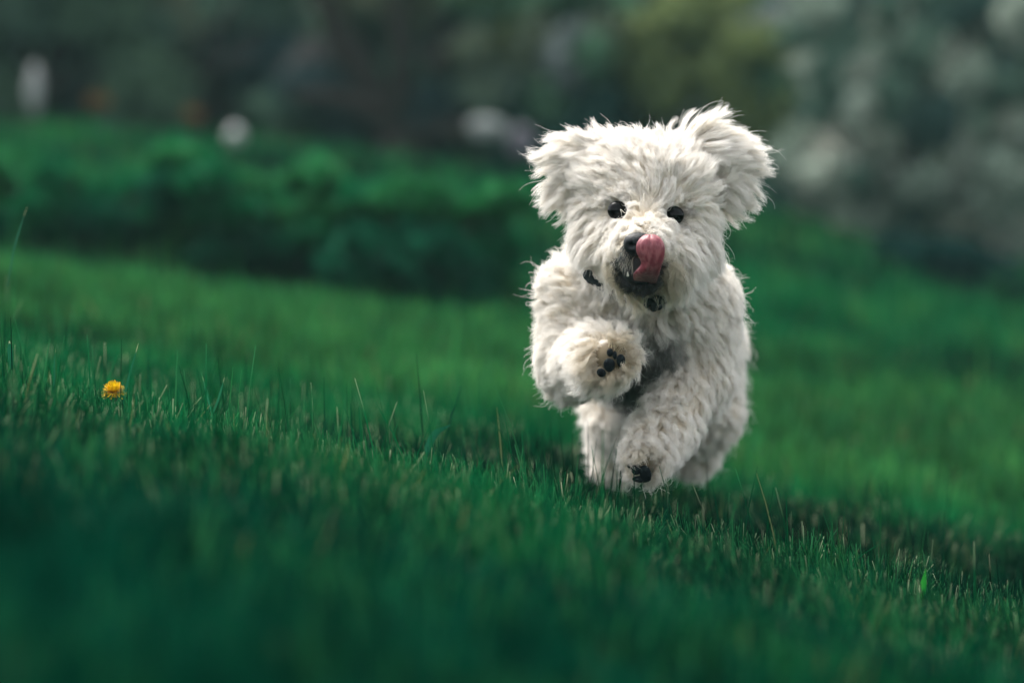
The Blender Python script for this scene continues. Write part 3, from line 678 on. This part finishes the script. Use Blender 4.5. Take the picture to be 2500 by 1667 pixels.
for nm, tv in (("head_fur", HEAD), ("ear_fur", EARL), ("ear_fur", EARR), ("body_fur", BODY), ("foreleg_fur", FLL), ("foreleg_fur", FRL), ("hind_leg_fur", RLL), ("hind_leg_fur", RRL)):
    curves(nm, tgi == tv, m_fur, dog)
print("strands", M, "guides", N)

# ------------------------------------------------------------------ face
M_EYE = mat_solid("dark_eye", (.003, .0025, .0025), .05, 0, spec=.12)
for ec in EYES:
    V, F = ellipsoid(ec + np.array([0, -.001, 0]), (.0108, .0085, .0100)); mesh_np("eye", V, F, M_EYE, dog, sm=True)
M_NOSE = mat_solid("nose_leather", (.004, .006, .008), .42, .4, 900, bump=.35, spec=.25)
def nose_disp(D, Q):
    Q = Q.copy()
    for s in (-1, 1):
        c = np.array([s * .5, -.80, -.12]); c /= np.linalg.norm(c); q = np.linalg.norm(D - c, axis=1); Q *= (1 - .40 * np.exp(-(q / .24) ** 2))[:, None]
    Q[:, 0] *= 1 + .15 * (D[:, 2] > 0) * D[:, 2]
    Q *= (1 - .10 * np.exp(-(D[:, 0] / .12) ** 2) * (D[:, 1] < 0) * (D[:, 2] < .3))[:, None]
    return Q
V, F = ellipsoid(NOSE, (.0150, .0110, .0125), nu=48, nv=32, disp=nose_disp); mesh_np("nose", V, F, M_NOSE, dog, sm=True)
M_LIP = mat_solid("dark_lip", (.004, .006, .007), .4, .3, 300, bump=.3, spec=.25)
V, F = ellipsoid(P(1556, 642, 3.968), (.0175, .013, .024)); mesh_np("mouth", V, F, mat_solid("mouth_inside", (.006, .006, .007), .6), dog, sm=True)
th = np.linspace(math.radians(188), math.radians(352), 24)
lp = np.stack([P(1565, 662, 3.962)[0] + np.cos(th) * .0180, 3.962 + .008 * np.cos(th) ** 2, P(1565, 662, 3.962)[2] + np.sin(th) * .0115], 1)
V, F = tube(lp, .0014 + .0014 * np.sin(np.linspace(0, np.pi, 24)), 12); mesh_np("lower_lip", V, F, M_LIP, dog, sm=True)
M_TOOTH = mat_solid("tooth", (.75, .72, .60), .3, .1)
for (a, b) in (((1533, 674, 3.957), (1532, 664, 3.955)), ((1603, 672, 3.957), (1601, 663, 3.955))):
    t = np.linspace(0, 1, 6)[:, None]; V, F = tube(P(*a) * (1 - t) + P(*b) * t, .0014 - .001 * t[:, 0], 8); mesh_np("tooth", V, F, M_TOOTH, dog, sm=True)
# tongue
rows = [(700, 1556, 1598, 3.985), (688, 1550, 1602, 3.968), (678, 1546, 1606, 3.952), (668, 1545, 1609, 3.942), (660, 1553, 1611, 3.937), (650, 1565, 1613, 3.933), (640, 1567, 1617, 3.930), (630, 1562, 1620, 3.928), (620, 1556, 1622, 3.926),
        (610, 1553, 1623, 3.925), (600, 1553, 1622, 3.924), (590, 1557, 1618, 3.925), (583, 1563, 1613, 3.927), (577, 1572, 1604, 3.930), (574, 1580, 1596, 3.933)]
nu = 13; V = []
for (y, a, b, Yd) in rows:
    for i in range(nu):
        s = i / (nu - 1) * 2 - 1; sag = -.0045 * (1 - s * s) + .0016 * math.exp(-(s / .16) ** 2)
        edge = .004 * max(0, -s - .3) * (1 if y > 625 else .5) + (.0025 if s > .85 else 0)
        V.append(P(a + (b - a) * (s + 1) / 2, y, Yd + sag + edge))
nr = len(rows); i, j = np.meshgrid(np.arange(nr - 1), np.arange(nu - 1), indexing='ij'); k = (i * nu + j).ravel()
m_tng, n, l, out = mat_new("tongue_skin")
b = n.new("ShaderNodeBsdfPrincipled"); b.inputs['Roughness'].default_value = .42; b.inputs['Specular IOR Level'].default_value = .35; b.inputs['Subsurface Weight'].default_value = .25; b.inputs['Subsurface Radius'].default_value = (.004, .0015, .001); b.inputs['Subsurface Scale'].default_value = .5
tx = n.new("ShaderNodeTexNoise"); tx.inputs['Scale'].default_value = 260; tx.inputs['Detail'].default_value = 6
tc = n.new("ShaderNodeTexCoord"); mp = n.new("ShaderNodeMapping"); mp.inputs['Scale'].default_value = (1, 1, .3); l.new(tc.outputs['Object'], mp.inputs[0]); l.new(mp.outputs[0], tx.inputs['Vector'])
cr = n.new("ShaderNodeValToRGB"); cr.color_ramp.elements[0].color = (.19, .034, .048, 1); cr.color_ramp.elements[1].color = (.33, .105, .115, 1); cr.color_ramp.elements[0].position = .40; cr.color_ramp.elements[1].position = .62
bp = n.new("ShaderNodeBump"); bp.inputs['Strength'].default_value = .8; bp.inputs['Distance'].default_value = .0012
l.new(tx.outputs['Fac'], cr.inputs[0]); l.new(tx.outputs['Fac'], bp.inputs['Height']); l.new(bp.outputs[0], b.inputs['Normal']); l.new(cr.outputs[0], b.inputs['Base Color']); l.new(b.outputs[0], out.inputs[0])
tg_o = mesh_np("tongue", np.array(V), np.stack([k, k + 1, k + nu + 1, k + nu], 1), m_tng, dog, sm=True)
so = tg_o.modifiers.new("thick", 'SOLIDIFY'); so.thickness = .0028; so.offset = 0
sb = tg_o.modifiers.new("sub", 'SUBSURF'); sb.levels = 2; sb.render_levels = 2

# ------------------------------------------------------------------ paw pads
M_PAD = mat_solid("paw_pad", (.006, .009, .011), .7, .4, 500, bump=.5, spec=.12)
def pad(c, r, nn):
    z = norm(np.array(nn, float)); x = norm(np.cross(z, [0, 0, 1.0])); y = np.cross(z, x); R = np.stack([x, y, z], 1)
    V, F = ellipsoid(c, (r[0], r[1], r[2]), R=R, disp=lambda D, Q: Q * (1 + .16 * turb(D, 1.6, float(c[0] * 900))[:, :1])); mesh_np("paw_pad", V, F, M_PAD, dog, sm=True)
nn = PADN[0]
for (px, py, rx, ry, Yd) in ((1487, 890, .0055, .0068, 3.997), (1468, 909, .0046, .0038, 3.999), (1516, 880, .0045, .0056, 3.998), (1489, 860, .0030, .0042, 3.999), (1501, 866, .0022, .0038, 3.999)):
    pad(P(px, py, Yd), (rx * 1.1, ry * 1.15, .0030), nn)
nn = PADN[1]
for (px, py, rx, ry, Yd) in ((1553, 1146, .0042, .0058, 4.050), (1576, 1155, .0054, .0070, 4.048), (1540, 1138, .0030, .0030, 4.055), (1566, 1169, .0080, .0035, 4.055)):
    pad(P(px, py, Yd), (rx * 1.25, ry * 1.2, .0035), nn)

# ------------------------------------------------------------------ collar
M_COL = mat_solid("collar_webbing", (.006, .014, .020), .55, .3, 200)
cp = [(1424, 655, 4.125), (1430, 668, 4.10), (1445, 682, 4.092), (1465, 697, 4.092), (1492, 712, 4.096), (1522, 728, 4.098), (1556, 737, 4.098), (1590, 739, 4.098), (1630, 730, 4.10), (1670, 705, 4.11), (1702, 670, 4.14), (1700, 630, 4.20), (1650, 600, 4.24), (1560, 590, 4.25), (1470, 600, 4.23), (1428, 630, 4.17)]
cp = np.array([P(*c) for c in cp]); kk = len(cp); tq = np.linspace(0, kk, 96, endpoint=False); i0 = tq.astype(int) % kk; f = (tq % 1)[:, None]; f = f * f * (3 - 2 * f) * .3 + f * .7
c = cp[i0] * (1 - f) + cp[(i0 + 1) % kk] * f
for _ in range(4): c = (np.roll(c, 1, 0) + 2 * c + np.roll(c, -1, 0)) / 4
cen = c.mean(0); outw = norm((c - cen)); tang = norm(np.roll(c, -1, 0) - np.roll(c, 1, 0)); upv = norm(np.cross(outw, tang)); hw, ht = .0050, .0011
ring = np.stack([c + upv * hw + outw * ht, c - upv * hw + outw * ht, c - upv * hw - outw * ht, c + upv * hw - outw * ht], 1).reshape(-1, 3)
i, j = np.meshgrid(np.arange(96), np.arange(4), indexing='ij'); i = i.ravel(); j = j.ravel()
F = np.stack([i * 4 + j, i * 4 + (j + 1) % 4, ((i + 1) % 96) * 4 + (j + 1) % 4, ((i + 1) % 96) * 4 + j], 1)
collar = mesh_np("collar", ring, F, M_COL, dog, origin=cen)
Vb, Fb, o = [], [], 0
for (px, py, rx, rz) in ((1434, 672, .0046, .0058), (1441, 682, .0044, .0048), (1438, 667, .0038, .0038), (1452, 688, .0042, .0030), (1463, 695, .0042, .0022)):
    v, f = ellipsoid(P(px, py, 4.068), (rx, .0022, rz), nu=16, nv=12); Vb.append(v); Fb.append(f + o); o += len(v)
mesh_np("buckle", np.concatenate(Vb), np.concatenate(Fb), M_COL, collar, sm=True)
# bone shaped tag
Vb, Fb, o = [], [], 0
for (px, py, r) in ((1577, 735, .0042), (1577, 745, .0040), (1603, 732, .0050), (1596, 751, .0046), (1608, 748, .0042), (1590, 740, .0040), (1598, 741, .0052)):
    v, f = ellipsoid(P(px, py, 4.068), (r, .0022, r), nu=16, nv=12); Vb.append(v); Fb.append(f + o); o += len(v)
mesh_np("tag", np.concatenate(Vb), np.concatenate(Fb), mat_solid("tag_enamel", (.005, .012, .018), .3, .1), collar, sm=True)

# ------------------------------------------------------------------ thin teal haze, added to lift the dark background tones
hv = np.array([(x, y, z) for x in (-122, 122) for y in (-52, 152) for z in (float(V0[:, 2].min()) - 1, CZ + 4.6)], float)
m_hz = bpy.data.materials.new("added_haze"); m_hz.use_nodes = True; n = m_hz.node_tree.nodes; n.clear(); out = n.new("ShaderNodeOutputMaterial")
pv = n.new("ShaderNodeVolumePrincipled"); pv.inputs['Color'].default_value = (.45, .80, .76, 1); pv.inputs['Density'].default_value = .0015
m_hz.node_tree.links.new(pv.outputs[0], out.inputs['Volume'])
hz = mesh_np("haze", hv, np.array([(0, 1, 3, 2), (4, 6, 7, 5), (0, 4, 5, 1), (2, 3, 7, 6), (0, 2, 6, 4), (1, 5, 7, 3)]), m_hz)  # box for the haze added to lift the dark tones
tag(hz, "thin haze added to lift the dark tones of the garden trees", "haze", kind="stuff")
